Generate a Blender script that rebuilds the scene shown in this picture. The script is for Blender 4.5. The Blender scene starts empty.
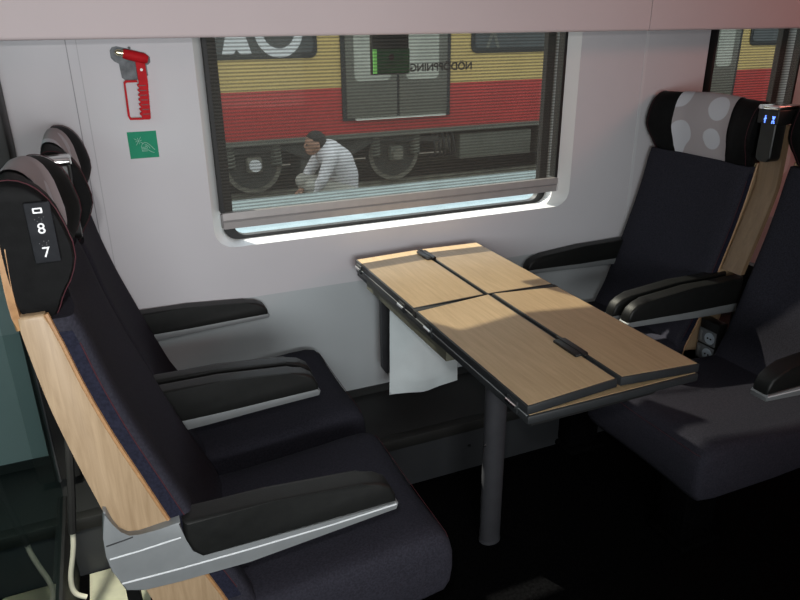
import bpy, bmesh, math, random
from mathutils import Vector, Matrix
from math import sin, cos, pi, radians
random.seed(7)
SC = bpy.context.scene
COL = SC.collection

# ------------------------------------------------------------------ materials
def mat(name, color, rough=0.6, metal=0.0, spec=0.5, var=0.0, vscale=30.0, bump=0.0, bscale=200.0,
        stretch=(1, 1, 1), emit=None, estr=0.0, color2=None):
    m = bpy.data.materials.new(name); m.use_nodes = True
    nt = m.node_tree; b = nt.nodes['Principled BSDF']
    b.inputs['Base Color'].default_value = (*color, 1)
    b.inputs['Roughness'].default_value = rough
    b.inputs['Metallic'].default_value = metal
    b.inputs['Specular IOR Level'].default_value = spec
    if emit:
        b.inputs['Emission Color'].default_value = (*emit, 1)
        b.inputs['Emission Strength'].default_value = estr
    tc = nt.nodes.new('ShaderNodeTexCoord'); mp = nt.nodes.new('ShaderNodeMapping')
    mp.inputs['Scale'].default_value = stretch
    nt.links.new(tc.outputs['Object'], mp.inputs['Vector'])
    if var > 0 or color2:
        n = nt.nodes.new('ShaderNodeTexNoise'); n.inputs['Scale'].default_value = vscale
        n.inputs['Detail'].default_value = 6
        nt.links.new(mp.outputs['Vector'], n.inputs['Vector'])
        r = nt.nodes.new('ShaderNodeValToRGB')
        c2 = color2 if color2 else tuple(min(1, c * (1 + var)) for c in color)
        c1 = color if color2 else tuple(c * (1 - var) for c in color)
        r.color_ramp.elements[0].color = (*c1, 1); r.color_ramp.elements[0].position = .35
        r.color_ramp.elements[1].color = (*c2, 1); r.color_ramp.elements[1].position = .65
        nt.links.new(n.outputs['Fac'], r.inputs['Fac']); nt.links.new(r.outputs['Color'], b.inputs['Base Color'])
    if bump > 0:
        n2 = nt.nodes.new('ShaderNodeTexNoise'); n2.inputs['Scale'].default_value = bscale
        nt.links.new(mp.outputs['Vector'], n2.inputs['Vector'])
        bp = nt.nodes.new('ShaderNodeBump'); bp.inputs['Strength'].default_value = bump
        bp.inputs['Distance'].default_value = .002
        nt.links.new(n2.outputs['Fac'], bp.inputs['Height']); nt.links.new(bp.outputs['Normal'], b.inputs['Normal'])
    return m

M = {}
M['wall'] = mat('wall_laminate', (.62, .605, .63), .55, spec=.15, var=.02, vscale=3)
M['wall_low'] = mat('lower_wall_laminate', (.47, .50, .515), .5, var=.03, vscale=4)
M['rack'] = mat('rack_panel', (.63, .535, .545), .6, spec=.1, var=.02, vscale=3)
M['seam'] = mat('seam_grey', (.30, .29, .31), .6)
M['seam_pale2'] = mat('seam_faint', (.47, .46, .48), .6)
M['seam_light'] = mat('seam_pale', (.66, .66, .68), .5)
M['white'] = mat('white_reveal', (.72, .72, .71), .45, var=.02, vscale=5)
M['duct'] = mat('duct_dark', (.016, .0165, .0165), .5, var=.1, vscale=8)
M['duct_face'] = mat('duct_face', (.028, .030, .033), .5, var=.08, vscale=8)
M['duct_lip'] = mat('duct_lip', (.010, .010, .009), .6)
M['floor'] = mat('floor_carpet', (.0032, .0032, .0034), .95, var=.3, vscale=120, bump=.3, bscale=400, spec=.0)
M['cream'] = mat('cream_sunlit_floor', (.68, .68, .50), .5, var=.05, vscale=40)
M['ceil'] = mat('ceiling_white', (.35, .35, .35), .7, var=.02)
M['navy'] = mat('navy_fabric', (.0265, .0258, .0355), .9, var=.22, vscale=260, bump=.35, bscale=600, spec=.15)
M['navy2'] = mat('navy_bolster', (.0145, .0155, .0285), .9, var=.25, vscale=260, bump=.35, bscale=600, spec=.15)
M['leather'] = mat('black_leather', (.0065, .0065, .0068), .65, var=.15, vscale=60, bump=.08, bscale=350, spec=.10)
M['pad'] = mat('black_pad', (.0085, .0090, .0085), .48, var=.12, vscale=60, bump=.1, bscale=350, spec=.4)
M['silver'] = mat('silver_metal', (.25, .265, .272), .5, spec=.3, metal=.25, var=.03, vscale=40)
M['ridge'] = mat('ridge_highlight', (.72, .74, .76), .35, var=.02)  # highlight along the armrest ridges, put in as a paler colour
M['rod'] = mat('sunlit_rod', (.62, .60, .48), .4, var=.05)
M['chrome'] = mat('chrome', (.75, .75, .74), .15, metal=1, var=.02)
M['dark_metal'] = mat('dark_metal', (.045, .046, .05), .5, metal=.3, var=.1, vscale=20)
M['leg'] = mat('leg_grey', (.055, .056, .063), .5, metal=.2, var=.08, vscale=20)
M['blackplas'] = mat('black_plastic', (.008, .008, .008), .4, var=.1)
M['rubber'] = mat('black_rubber', (.012, .012, .012), .6, var=.1)
M['trim_dark'] = mat('leaf_edge_dark', (.022, .024, .026), .45, var=.1, vscale=40)
M['red_thread'] = mat('red_thread', (.055, .008, .014), .8, var=.3, vscale=900)
M['red'] = mat('red_plastic', (.50, .012, .018), .6, spec=.12, var=.1, vscale=60)
M['clear'] = mat('grey_holder', (.17, .18, .19), .65, spec=.12, var=.3, vscale=50)
M['brass'] = mat('pale_metal_tip', (.65, .60, .42), .25, metal=.8, var=.1)
M['green'] = mat('green_sticker', (.03, .28, .16), .7, spec=.1, var=.05, vscale=30)
M['pict'] = mat('pictogram_white', (.40, .62, .52), .6, var=.03)
M['char_white'] = mat('white_print', (.80, .80, .82), .5, var=.02)
M['braille'] = mat('braille_dots', (.07, .07, .075), .5, var=.05)
M['plate'] = mat('number_plate', (.020, .021, .024), .7, spec=.08, var=.15, vscale=60)
M['bag'] = mat('white_bag', (.72, .79, .80), .55, var=.03, vscale=14, bump=.5, bscale=30)
M['olive'] = mat('olive_frame', (.10, .10, .075), .5, var=.1)
M['socket_plate'] = mat('socket_grey', (.13, .14, .15), .5, var=.1)
M['socket_ring'] = mat('socket_pale', (.42, .48, .54), .4, var=.05)
M['black_print'] = mat('black_print', (.01, .01, .012), .6, var=.02)
M['blue_led'] = mat('blue_led', (.02, .05, .4), .5, emit=(.12, .25, 1), estr=3.0)
M['green_face'] = mat('green_panel', (.02, .16, .05), .4, var=.25, vscale=40)
M['green_edge'] = mat('green_lit_edge', (.25, .75, .2), .4, emit=(.3, .9, .2), estr=.5)  # emission makes this bright edge glow; the release box is no lamp
M['dark_red'] = mat('red_seal', (.07, .01, .012), .5, var=.1)
M['bar'] = mat('blind_rail', (.47, .445, .44), .4, metal=.3, var=.04)
M['bar_dark'] = mat('blind_rail_groove', (.24, .23, .23), .5, var=.04)
# outside
M['t_yellow'] = mat('train_yellow', (.62, .45, .16), .5, var=.06, vscale=2)
M['t_red'] = mat('train_red', (.50, .035, .03), .5, var=.10, vscale=2)
M['t_grey'] = mat('train_door_grey', (.15, .15, .122), .5, var=.08, vscale=3)
M['t_pane'] = mat('train_dark_pane', (.05, .06, .062), .2, var=.2, vscale=3)
M['t_doorpane'] = mat('train_door_pane', (.44, .45, .38), .25, var=.15, vscale=2)
M['t_rubber'] = mat('train_rubber', (.02, .022, .022), .6, var=.1)
M['t_under'] = mat('train_underframe', (.045, .047, .04), .8, var=.35, vscale=6)
M['t_steel'] = mat('train_wheel_steel', (.20, .19, .15), .5, metal=.2, var=.25, vscale=8)
M['t_roof'] = mat('train_roof', (.35, .35, .34), .6, var=.05)
M['t_box'] = mat('train_equipment_box', (.14, .145, .115), .7, var=.15, vscale=5)
M['t_light'] = mat('train_step_edge', (.80, .80, .70), .5, var=.05)
M['t_letter'] = mat('train_letter_white', (.75, .76, .76), .6, var=.04)
M['ballast'] = mat('ballast', (.10, .095, .085), .95, var=.5, vscale=14)
M['concrete'] = mat('platform_concrete', (.16, .215, .24), .9, var=.12, vscale=6)
M['skin'] = mat('skin', (.40, .22, .15), .6, var=.06, vscale=20)
M['shirt'] = mat('white_shirt', (.74, .73, .75), .85, var=.03, vscale=12)
M['khaki'] = mat('khaki_trousers', (.42, .41, .36), .9, var=.06, vscale=12)
M['hair'] = mat('dark_hair', (.02, .016, .013), .7, var=.3, vscale=40)
M['shoe'] = mat('dark_shoe', (.03, .028, .026), .6, var=.1)

def wood(name, c1, c2, axis, scale=1.0, rough=.45):
    m = bpy.data.materials.new(name); m.use_nodes = True
    nt = m.node_tree; b = nt.nodes['Principled BSDF']; b.inputs['Roughness'].default_value = rough
    tc = nt.nodes.new('ShaderNodeTexCoord'); mp = nt.nodes.new('ShaderNodeMapping')
    s = [60, 60, 60]; s[axis] = 4; mp.inputs['Scale'].default_value = [v * scale for v in s]
    nt.links.new(tc.outputs['Object'], mp.inputs['Vector'])
    n = nt.nodes.new('ShaderNodeTexNoise'); n.inputs['Scale'].default_value = 1.0; n.inputs['Detail'].default_value = 8
    n.inputs['Roughness'].default_value = .65
    n.inputs['Distortion'].default_value = .6
    nt.links.new(mp.outputs['Vector'], n.inputs['Vector'])
    n2 = nt.nodes.new('ShaderNodeTexNoise'); n2.inputs['Scale'].default_value = 4.0
    nt.links.new(tc.outputs['Object'], n2.inputs['Vector'])
    mx = nt.nodes.new('ShaderNodeMix'); mx.data_type = 'FLOAT'; mx.inputs[0].default_value = .25
    nt.links.new(n.outputs['Fac'], mx.inputs[2]); nt.links.new(n2.outputs['Fac'], mx.inputs[3])
    r = nt.nodes.new('ShaderNodeValToRGB')
    r.color_ramp.elements[0].color = (*c1, 1); r.color_ramp.elements[0].position = .3
    r.color_ramp.elements[1].color = (*c2, 1); r.color_ramp.elements[1].position = .65
    nt.links.new(mx.outputs[0], r.inputs['Fac']); nt.links.new(r.outputs['Color'], b.inputs['Base Color'])
    return m
M['wood_z'] = wood('seat_oak', (.29, .195, .11), (.44, .315, .195), 2, 2.2)
M['wood_y'] = wood('table_oak', (.42, .29, .155), (.57, .41, .235), 1, 1.8)
M['ply'] = wood('plywood_edge', (.28, .14, .06), (.45, .25, .11), 1)
M['wood_dk'] = wood('divider_oak', (.17, .105, .06), (.26, .17, .10), 2)

# blotted cloth of the headrest covers
def cloth_mat():
    m = bpy.data.materials.new('headrest_cloth'); m.use_nodes = True
    nt = m.node_tree; b = nt.nodes['Principled BSDF']; b.inputs['Roughness'].default_value = .9
    tc = nt.nodes.new('ShaderNodeTexCoord'); mp = nt.nodes.new('ShaderNodeMapping')
    mp.inputs['Scale'].default_value = (1, 1, 1); mp.inputs['Location'].default_value = (.3, .013, .027)
    nt.links.new(tc.outputs['Object'], mp.inputs['Vector'])
    v = nt.nodes.new('ShaderNodeTexVoronoi'); v.feature = 'SMOOTH_F1'; v.inputs['Scale'].default_value = 9.5
    v.inputs['Smoothness'].default_value = .35; v.inputs['Randomness'].default_value = .8
    nt.links.new(mp.outputs['Vector'], v.inputs['Vector'])
    r = nt.nodes.new('ShaderNodeValToRGB'); r.color_ramp.interpolation = 'LINEAR'
    r.color_ramp.elements[0].color = (.60, .60, .645, 1); r.color_ramp.elements[0].position = .40
    r.color_ramp.elements[1].color = (.42, .375, .39, 1); r.color_ramp.elements[1].position = .42
    nt.links.new(v.outputs['Distance'], r.inputs['Fac']); nt.links.new(r.outputs['Color'], b.inputs['Base Color'])
    return m
M['cloth'] = cloth_mat()

def glass_mat(name, tint, refl=1.0, base=.04):
    m = bpy.data.materials.new(name); m.use_nodes = True
    nt = m.node_tree; nt.nodes.clear()
    out = nt.nodes.new('ShaderNodeOutputMaterial'); tr = nt.nodes.new('ShaderNodeBsdfTransparent')
    tr.inputs['Color'].default_value = (*tint, 1)
    gl = nt.nodes.new('ShaderNodeBsdfGlossy'); gl.inputs['Roughness'].default_value = .02
    gl.inputs['Color'].default_value = (.9, 1, .97, 1)
    lw = nt.nodes.new('ShaderNodeLayerWeight'); lw.inputs['Blend'].default_value = .5
    pw = nt.nodes.new('ShaderNodeMath'); pw.operation = 'POWER'; pw.inputs[1].default_value = 5
    nt.links.new(lw.outputs['Facing'], pw.inputs[0])
    mu = nt.nodes.new('ShaderNodeMath'); mu.operation = 'MULTIPLY_ADD'; mu.inputs[1].default_value = refl; mu.inputs[2].default_value = base
    nt.links.new(pw.outputs[0], mu.inputs[0])
    mx = nt.nodes.new('ShaderNodeMixShader')
    nt.links.new(mu.outputs[0], mx.inputs[0]); nt.links.new(tr.outputs[0], mx.inputs[1]); nt.links.new(gl.outputs[0], mx.inputs[2])
    nt.links.new(mx.outputs[0], out.inputs[0])
    return m
M['glass'] = glass_mat('window_glass', (.95, .97, .96), .8)
M['glass_dk'] = glass_mat('partition_glass', (.33, .46, .44), .34)

def blind_mat():
    m = bpy.data.materials.new('blind_mesh'); m.use_nodes = True
    nt = m.node_tree; nt.nodes.clear()
    out = nt.nodes.new('ShaderNodeOutputMaterial'); tr = nt.nodes.new('ShaderNodeBsdfTransparent')
    tr.inputs['Color'].default_value = (.88, .86, .80, 1)
    df = nt.nodes.new('ShaderNodeBsdfDiffuse'); df.inputs['Color'].default_value = (.09, .087, .08, 1)
    tc = nt.nodes.new('ShaderNodeTexCoord'); sp = nt.nodes.new('ShaderNodeSeparateXYZ')
    nt.links.new(tc.outputs['Object'], sp.inputs[0])
    a = nt.nodes.new('ShaderNodeMath'); a.operation = 'MULTIPLY'; a.inputs[1].default_value = 2 * pi / .0092
    nt.links.new(sp.outputs['Z'], a.inputs[0])
    s = nt.nodes.new('ShaderNodeMath'); s.operation = 'SINE'; nt.links.new(a.outputs[0], s.inputs[0])
    mr = nt.nodes.new('ShaderNodeMapRange'); mr.inputs['From Min'].default_value = -.7; mr.inputs['From Max'].default_value = .9
    mr.inputs['To Min'].default_value = .44; mr.inputs['To Max'].default_value = .76
    nt.links.new(s.outputs[0], mr.inputs['Value'])
    mx = nt.nodes.new('ShaderNodeMixShader'); nt.links.new(mr.outputs[0], mx.inputs[0])
    nt.links.new(tr.outputs[0], mx.inputs[1]); nt.links.new(df.outputs[0], mx.inputs[2])
    nt.links.new(mx.outputs[0], out.inputs[0])
    return m
M['blind'] = blind_mat()

# ------------------------------------------------------------------ helpers
def link(o, parent=None):
    COL.objects.link(o)
    if parent is not None: o.parent = parent
    return o
def finish(name, bm, m, parent=None, smooth=True, ang=35, mats=None):
    bmesh.ops.recalc_face_normals(bm, faces=bm.faces)
    me = bpy.data.meshes.new(name); bm.to_mesh(me); bm.free()
    for mm in (mats or [m]): me.materials.append(mm)
    if smooth:
        me.polygons.foreach_set('use_smooth', [True] * len(me.polygons))
        me.set_sharp_from_angle(angle=radians(ang))
    return link(bpy.data.objects.new(name, me), parent)
def finish_split(name, bm, m, parent=None, **k):
    """each loose piece becomes an object of its own"""
    bm.verts.ensure_lookup_table(); seen = set(); outs = []
    for v in bm.verts:
        if v in seen: continue
        st = [v]; comp = []; seen.add(v)
        while st:
            q = st.pop(); comp.append(q)
            for e in q.link_edges:
                o = e.other_vert(q)
                if o not in seen: seen.add(o); st.append(o)
        nb = bmesh.new(); mp = {q: nb.verts.new(q.co) for q in comp}
        for f in {f for q in comp for f in q.link_faces}: nb.faces.new([mp[q] for q in f.verts])
        outs.append(finish(name, nb, m, parent, **k))
    bm.free(); return outs
def tag(o, label=None, cat=None, group=None, kind=None):
    if label: o['label'] = label
    if cat: o['category'] = cat
    if group: o['group'] = group
    if kind: o['kind'] = kind
    return o
def thing(name, label, cat, loc=(0, 0, 0), rz=0, group=None):
    o = bpy.data.objects.new(name, None); COL.objects.link(o)
    o.location = loc; o.rotation_euler = (0, 0, rz); o.empty_display_size = .05
    return tag(o, label, cat, group)
def struct(name, o):
    o.name = name; o['kind'] = 'structure'; return o
def box(bm, x0, x1, y0, y1, z0, z1, bev=0, seg=2):
    vs = [bm.verts.new((x, y, z)) for x in (x0, x1) for y in (y0, y1) for z in (z0, z1)]
    fs = [bm.faces.new([vs[i] for i in q]) for q in
          ((0, 1, 3, 2), (4, 6, 7, 5), (0, 4, 5, 1), (2, 3, 7, 6), (0, 2, 6, 4), (1, 5, 7, 3))]
    if bev:
        es = list({e for f in fs for e in f.edges})
        bmesh.ops.bevel(bm, geom=es, offset=bev, segments=seg, affect='EDGES', profile=.5)
    return bm
def bx(*a, **k): return box(bmesh.new(), *a, **k)
def loft(loops, closed=True, cap=True, bm=None):
    bm = bm or bmesh.new()
    L = [[bm.verts.new(p) for p in lp] for lp in loops]
    n = len(L[0])
    for a, b in zip(L, L[1:]):
        for i in range(n if closed else n - 1):
            j = (i + 1) % n
            bm.faces.new((a[i], a[j], b[j], b[i]))
    if cap and closed:
        bm.faces.new(L[0]); bm.faces.new(L[-1])
    return bm
def prism(poly, y0, y1, bev=0, seg=2, bm=None):
    """xz polygon extruded along y"""
    bm = bm or bmesh.new()
    a = [bm.verts.new((x, y0, z)) for x, z in poly]; b = [bm.verts.new((x, y1, z)) for x, z in poly]
    n = len(poly); fs = [bm.faces.new(a), bm.faces.new(b)]
    for i in range(n): fs.append(bm.faces.new((a[i], a[(i + 1) % n], b[(i + 1) % n], b[i])))
    if bev:
        es = list({e for f in fs[:2] for e in f.edges})
        bmesh.ops.bevel(bm, geom=es, offset=bev, segments=seg, affect='EDGES', profile=.5)
    return bm
def prism_yz(poly, x0, x1, bm=None):
    bm = bm or bmesh.new()
    a = [bm.verts.new((x0, y, z)) for y, z in poly]; b = [bm.verts.new((x1, y, z)) for y, z in poly]
    n = len(poly); bm.faces.new(a); bm.faces.new(b)
    for i in range(n): bm.faces.new((a[i], a[(i + 1) % n], b[(i + 1) % n], b[i]))
    return bm
def tube(pts, r, seg=8, bm=None, cap=True):
    bm = bm or bmesh.new(); pts = [Vector(p) for p in pts]; rings = []; up = Vector((.13, .31, .94))
    for i, p in enumerate(pts):
        d = (pts[min(i + 1, len(pts) - 1)] - pts[max(i - 1, 0)]).normalized()
        u = d.cross(up)
        if u.length < 1e-3: u = d.cross(Vector((1, 0, 0)))
        u.normalize(); v = d.cross(u).normalized()
        rr = r[i] if isinstance(r, (list, tuple)) else r
        rings.append([bm.verts.new(p + (u * cos(2 * pi * k / seg) + v * sin(2 * pi * k / seg)) * rr) for k in range(seg)])
    for a, b in zip(rings, rings[1:]):
        for k in range(seg): bm.faces.new((a[k], a[(k + 1) % seg], b[(k + 1) % seg], b[k]))
    if cap: bm.faces.new(rings[0]); bm.faces.new(rings[-1])
    return bm
def cyl(c, axis, r, h, seg=24, bm=None, bev=0):
    c = Vector(c); a = Vector(axis).normalized()
    return tube([c - a * h / 2, c + a * h / 2], r, seg, bm)
def rrect(x0, x1, z0, z1, r, seg=6, rt=None):
    pts = []; t = rt or r; rb = r
    for cx, cz, a0, r in ((x1 - t, z1 - t, 0, t), (x0 + t, z1 - t, 90, t), (x0 + rb, z0 + rb, 180, rb), (x1 - rb, z0 + rb, 270, rb)):
        for k in range(seg + 1):
            a = radians(a0 + 90 * k / seg); pts.append((cx + r * cos(a), cz + r * sin(a)))
    return pts
def ring_y(poly_out, poly_in, y, bm=None, y1=None):
    """flat ring (same vertex count) facing -y; with depth if y1"""
    bm = bm or bmesh.new()
    if y1 is None:
        return loft([[(x, y, z) for x, z in poly_out], [(x, y, z) for x, z in poly_in]], cap=False, bm=bm)
    return loft([[(x, y1, z) for x, z in poly_out], [(x, y, z) for x, z in poly_out], [(x, y, z) for x, z in poly_in],
                 [(x, y1, z) for x, z in poly_in], [(x, y1, z) for x, z in poly_out]], cap=False, bm=bm)
def plate2d(name, outlines, depth, m, parent=None, y=0):
    """xz outlines (holes by even-odd) as a plate with front face at y, thickness towards +y"""
    cu = bpy.data.curves.new(name, 'CURVE'); cu.dimensions = '2D'; cu.fill_mode = 'BOTH'; cu.extrude = depth / 2
    for pts in outlines:
        sp = cu.splines.new('POLY'); sp.points.add(len(pts) - 1); sp.use_cyclic_u = True
        for p, q in zip(sp.points, pts): p.co = (q[0], q[1], 0, 1)
    return curve_to_mesh(name, cu, Matrix.Translation((0, y + depth / 2, 0)) @ Matrix.Rotation(pi / 2, 4, 'X'), m, parent)
def curve_to_mesh(name, cu, mx, m, parent=None):
    o = bpy.data.objects.new('tmp', cu); COL.objects.link(o)
    dg = bpy.context.evaluated_depsgraph_get(); dg.update()
    me = bpy.data.meshes.new_from_object(o.evaluated_get(dg)); me.transform(mx); me.name = name
    bpy.data.objects.remove(o); bpy.data.curves.remove(cu)
    me.materials.clear(); me.materials.append(m)
    me.polygons.foreach_set('use_smooth', [False] * len(me.polygons)); me.update()
    return link(bpy.data.objects.new(name, me), parent)
def text(name, s, size, mx, m, parent=None, ext=.0004, bold=0.0, align='CENTER'):
    cu = bpy.data.curves.new(name, 'FONT'); cu.body = s; cu.size = size; cu.extrude = ext
    cu.align_x = align; cu.align_y = 'CENTER'; cu.offset = bold
    return curve_to_mesh(name, cu, mx, m, parent)
def interp(tab, z):
    tab = sorted(tab)
    if z <= tab[0][0]: return tab[0][1]
    for (a, p), (b, q) in zip(tab, tab[1:]):
        if z <= b: return p + (q - p) * (z - a) / (b - a)
    return tab[-1][1]
def smooth_tab(tab, z, w=.03):
    return sum(interp(tab, z + d * w) for d in (-1, -.5, 0, .5, 1)) / 5

# ------------------------------------------------------------------ the setting
XL, XR = -3.0, 4.2
W1 = dict(o1=(.283, 1.487, .7940, 1.436, .055), o2=(.307, 1.430, .7948, 1.485, .045), o3=(.320, 1.440, .7952, 1.54, .042))
WY = .05
W2 = dict(o1=(2.028, 2.55, .7940, 1.436, .055), o2=(2.052, 2.495, .7948, 1.485, .045), o3=(2.064, 2.50, .7952, 1.54, .042))
def rr(t): return rrect(*t, rt=.008)
wl = plate2d('wall_window', [[(XL, .634), (XR, .634), (XR, 2.1), (XL, 2.1)], rr(W1['o1']), rr(W2['o1'])], .004, M['wall'], y=WY)
struct('wall_window', wl)
for x0, mname in ((-.0097, 'seam'), (.0134, 'seam_pale2'), (1.753, 'seam_light')):
    finish('panel_seam', bx(x0 - (.0012 if mname != 'seam_light' else .006), x0 + (.0010 if mname != 'seam_light' else .006), WY - .0010, WY + .002, .634, 1.40), M[mname], wl)
struct('trim_1', finish('trim_1', bx(XL, XR, .056, .062, .235, .640), M['wall_low']))
bb = finish('baseboard_window', prism_yz([(.0555, 0), (.0555, .247), (.050, .247), (.048, .222), (-.165, .186), (-.165, 0)], XL, XR), M['duct'], smooth=False)
struct('baseboard_window', bb)
finish('duct_lip', bx(XL, XR, -.196, -.16, .150, .187, bev=.003), M['duct_lip'], bb)
finish('duct_face', bx(XL, XR, -.188, -.16, .0, .1505), M['duct_face'], bb)
finish('screw', cyl((.99, -.189, .092), (0, 1, 0), .006, .004, 12), M['blackplas'], bb)
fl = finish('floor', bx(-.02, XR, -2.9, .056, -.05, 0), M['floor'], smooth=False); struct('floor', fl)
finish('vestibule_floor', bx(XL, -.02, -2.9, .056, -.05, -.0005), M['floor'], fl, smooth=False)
struct('ceiling', finish('ceiling', bx(XL, XR, -2.9, .056, 2.08, 2.12), M['ceil'], smooth=False))
struct('wall_aisle', finish('wall_aisle', bx(XL, XR, -2.95, -2.9, 0, 2.1), M['wall'], smooth=False))
struct('wall_right', finish('wall_right', bx(XR, XR + .05, -2.95, .054, 0, 2.1), M['wall'], smooth=False))
struct('wall_left', finish('wall_left', bx(XL - .05, XL, -2.95, .054, 0, 2.1), M['wall'], smooth=False))
def rack(name, x0, x1):
    r = .008
    poly = [(-.12, 2.08), (-.12, 1.357 + r)] + [(-.12 + r - r * cos(a), 1.357 + r - r * sin(a)) for a in (radians(30), radians(60), radians(90))] + [(-.09, 1.362), (.049, 1.56), (.049, 2.08)]
    o = finish(name, prism_yz(poly, x0, x1), M['rack']); return struct(name, o)
rack('trim_2', XL, 1.6005); rack('trim_3', 1.6035, XR)
struct('trim_4', finish('trim_4', bx(1.6005, 1.6035, -.117, -.05, 1.362, 2.08), M['seam']))

def window(name, W):
    o1, o2, o3 = rr(W['o1']), rr(W['o2']), rr(W['o3'])
    ins = rrect(W['o3'][0] + .032, W['o3'][1] - .030, W['o3'][2] + .0095, W['o3'][3] - .01, .034, rt=.008)
    fr = finish(name, loft([[(x, WY, z) for x, z in o1], [(x, WY + .012, z) for x, z in
        [(p[0] * .45 + q[0] * .55, p[1] * .4 + q[1] * .6) for p, q in zip(o1, o2)]], [(x, WY + .022, z) for x, z in o2], [(x, WY + .077, z) for x, z in o3]], cap=False), M['white'], ang=60)
    struct(name, fr)
    finish('gasket', ring_y(o3, ins, .122, y1=.145), M['rubber'], fr)
    bm = bmesh.new(); bm.faces.new([bm.verts.new((x, .132, z)) for x, z in ins]); finish('window_glass', bm, M['glass'], fr, smooth=False)
    return fr
w1 = window('window_1', W1); w2 = window('window_2', W2)
# mirrored emergency lettering stuck to the outer glass
lm = Matrix.Translation((1.029, .130, 1.2585)) @ Matrix.Rotation(pi, 4, 'Z') @ Matrix.Rotation(pi / 2, 4, 'X')
tx = text('emergency_lettering', 'NÖDÖPPNING', .0318, lm, M['black_print'], w1, bold=.0008)
tx['label'] = 'black mirrored lettering on the glass'

def blind(name, label, x0, x1, z0):
    t = thing(name, label, 'blind', ((x0 + x1) / 2, .066, z0))
    c = (x0 + x1) / 2; h = (x1 - x0) / 2
    bm = bmesh.new(); vs = [bm.verts.new(p) for p in ((-h + .006, -.016, .045), (h - .006, -.016, .045), (h - .006, -.016, 1.46 - z0), (-h + .006, -.016, 1.46 - z0))]
    bm.faces.new(vs); finish('blind_fabric', bm, M['blind'], t, smooth=False)
    bar = finish('bottom_rail', prism_yz([(-.028, .046), (-.028, .026), (-.024, .024), (-.024, .021), (-.026, .019), (-.024, .0), (-.014, .0), (-.012, .046)], -h + .001, h - .001), M['bar'], t, smooth=False)
    finish('rail_groove', bx(-h, h, -.0255, -.020, .0205, .0245), M['bar_dark'], bar)
    finish('rail_end', bx(-h - .004, -h + .002, -.027, -.013, .004, .044, bev=.002), M['bar_dark'], bar)
    finish('rail_end', bx(h - .002, h + .004, -.027, -.013, .004, .044, bev=.002), M['white'], bar)
    for s in (-1, 1):
        finish('guide_channel', bx(s * (h - .003) - .005, s * (h - .003) + .005, -.020, .012, .046, 1.46 - z0), M['rubber'], t, smooth=False)
    return t
blind('roller_blind', 'striped mesh roller blind with pale bottom rail over the big window behind the table', .309, 1.428, .851)
blind('roller_blind', 'striped mesh roller blind on the small window at the right behind the headrests', 2.055, 2.493, .851)

# emergency release housing between blind and glass
t = thing('emergency_release_box', 'black and green box with red seal behind the blind at the window top', 'emergency handle', (.84, .088, 1.25))
finish('housing', bx(-.058, .058, -.008, .012, -.004, .136, bev=.003), M['blackplas'], t)
finish('green_panel', bx(-.047, .058, -.011, -.007, .0, .066), M['green_face'], t)
finish('lit_edge', bx(-.056, -.045, -.012, -.007, .0, .066), M['green_edge'], t)
finish('seal', cyl((.0, -.0125, .044), (0, 1, 0), .008, .003, 16), M['dark_red'], t)

# ------------------------------------------------------------------ hammer and sticker on the wall
t = thing('emergency_hammer', 'red window hammer with ribbed handle and D-shaped guard on left wall', 'hammer', (.1305, .046, 1.236))
t.scale = (1.027,) * 3
def hp(p): return (p[0] - .128, p[1] - 1.24)
tilt = (.164 - .101, 1.3105 - 1.326)
hd = tube([(.112 - .128, -.012, 1.3235 - 1.24), (.118 - .128, -.012, 1.322 - 1.24), (.158 - .128, -.012, 1.311 - 1.24), (.166 - .128, -.012, 1.3085 - 1.24)], [.0105, .0118, .0125, .0085], 16)
finish('hammer_head', hd, M['red'], t)
finish('hammer_tip', tube([(.094 - .128, -.012, 1.3275 - 1.24), (.099 - .128, -.012, 1.3265 - 1.24), (.1125 - .128, -.012, 1.3235 - 1.24)], [.003, .0075, .0085], 14), M['brass'], t)
handle_pts = [(.137, 1.305), (.158, 1.302), (.159, 1.258), (.156, 1.215), (.154, 1.172), (.150, 1.169), (.134, 1.170)]
n = 7
for k in range(n):   # finger ribs along the inner edge
    z = 1.178 + k * .0112
    handle_pts += [(.1335 + .0006 * k, z), (.1300 + .0006 * k, z + .0035), (.1300 + .0006 * k, z + .0065), (.1345 + .0006 * k, z + .0092)]
handle_pts += [(.1375, 1.262)]
plate2d('hammer_handle', [[hp(p) for p in handle_pts]], .012, M['red'], t, y=-.016)
for k in range(n):
    finish('handle_rib', bx(.137 - .128, .153 - .128, -.0172, -.0155, -.0585 + k * .0112, -.0565 + k * .0112), M['dark_red'], t)
guard_o = [(.134, 1.2625), (.108, 1.2625), (.1035, 1.258), (.1015, 1.18), (.105, 1.170), (.136, 1.169)]
guard_i = [(.136, 1.1735), (.1085, 1.1745), (.1065, 1.179), (.1075, 1.2545), (.110, 1.2575), (.136, 1.2575)]
plate2d('hammer_guard', [[hp(p) for p in guard_o + guard_i]], .008, M['red'], t, y=-.013)
t = thing('hammer_holder', 'grey see-through wall holder behind the red hammer head', 'holder', (.1305, .0505, 1.277))
t.scale = (1.027,) * 3
def ho(p): return (p[0] - .128, p[1] - 1.28)
plate2d('holder_plate', [[ho(p) for p in [(.089, 1.337), (.100, 1.340), (.160, 1.324), (.172, 1.314), (.172, 1.302), (.166, 1.296), (.162, 1.296), (.163, 1.272), (.158, 1.270),
        (.135, 1.2625), (.109, 1.2625), (.102, 1.268), (.100, 1.300), (.090, 1.306), (.084, 1.314), (.084, 1.330)]]], .004, M['clear'], t, y=-.004)
finish('clip', bx(.0155, .0245, -.0185, -.016, -.005, .016, bev=.001), M['dark_metal'], t)
finish('rivet', cyl((.020, -.019, .006), (0, 1, 0), .0035, .003, 12), M['char_white'], t)
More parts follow.
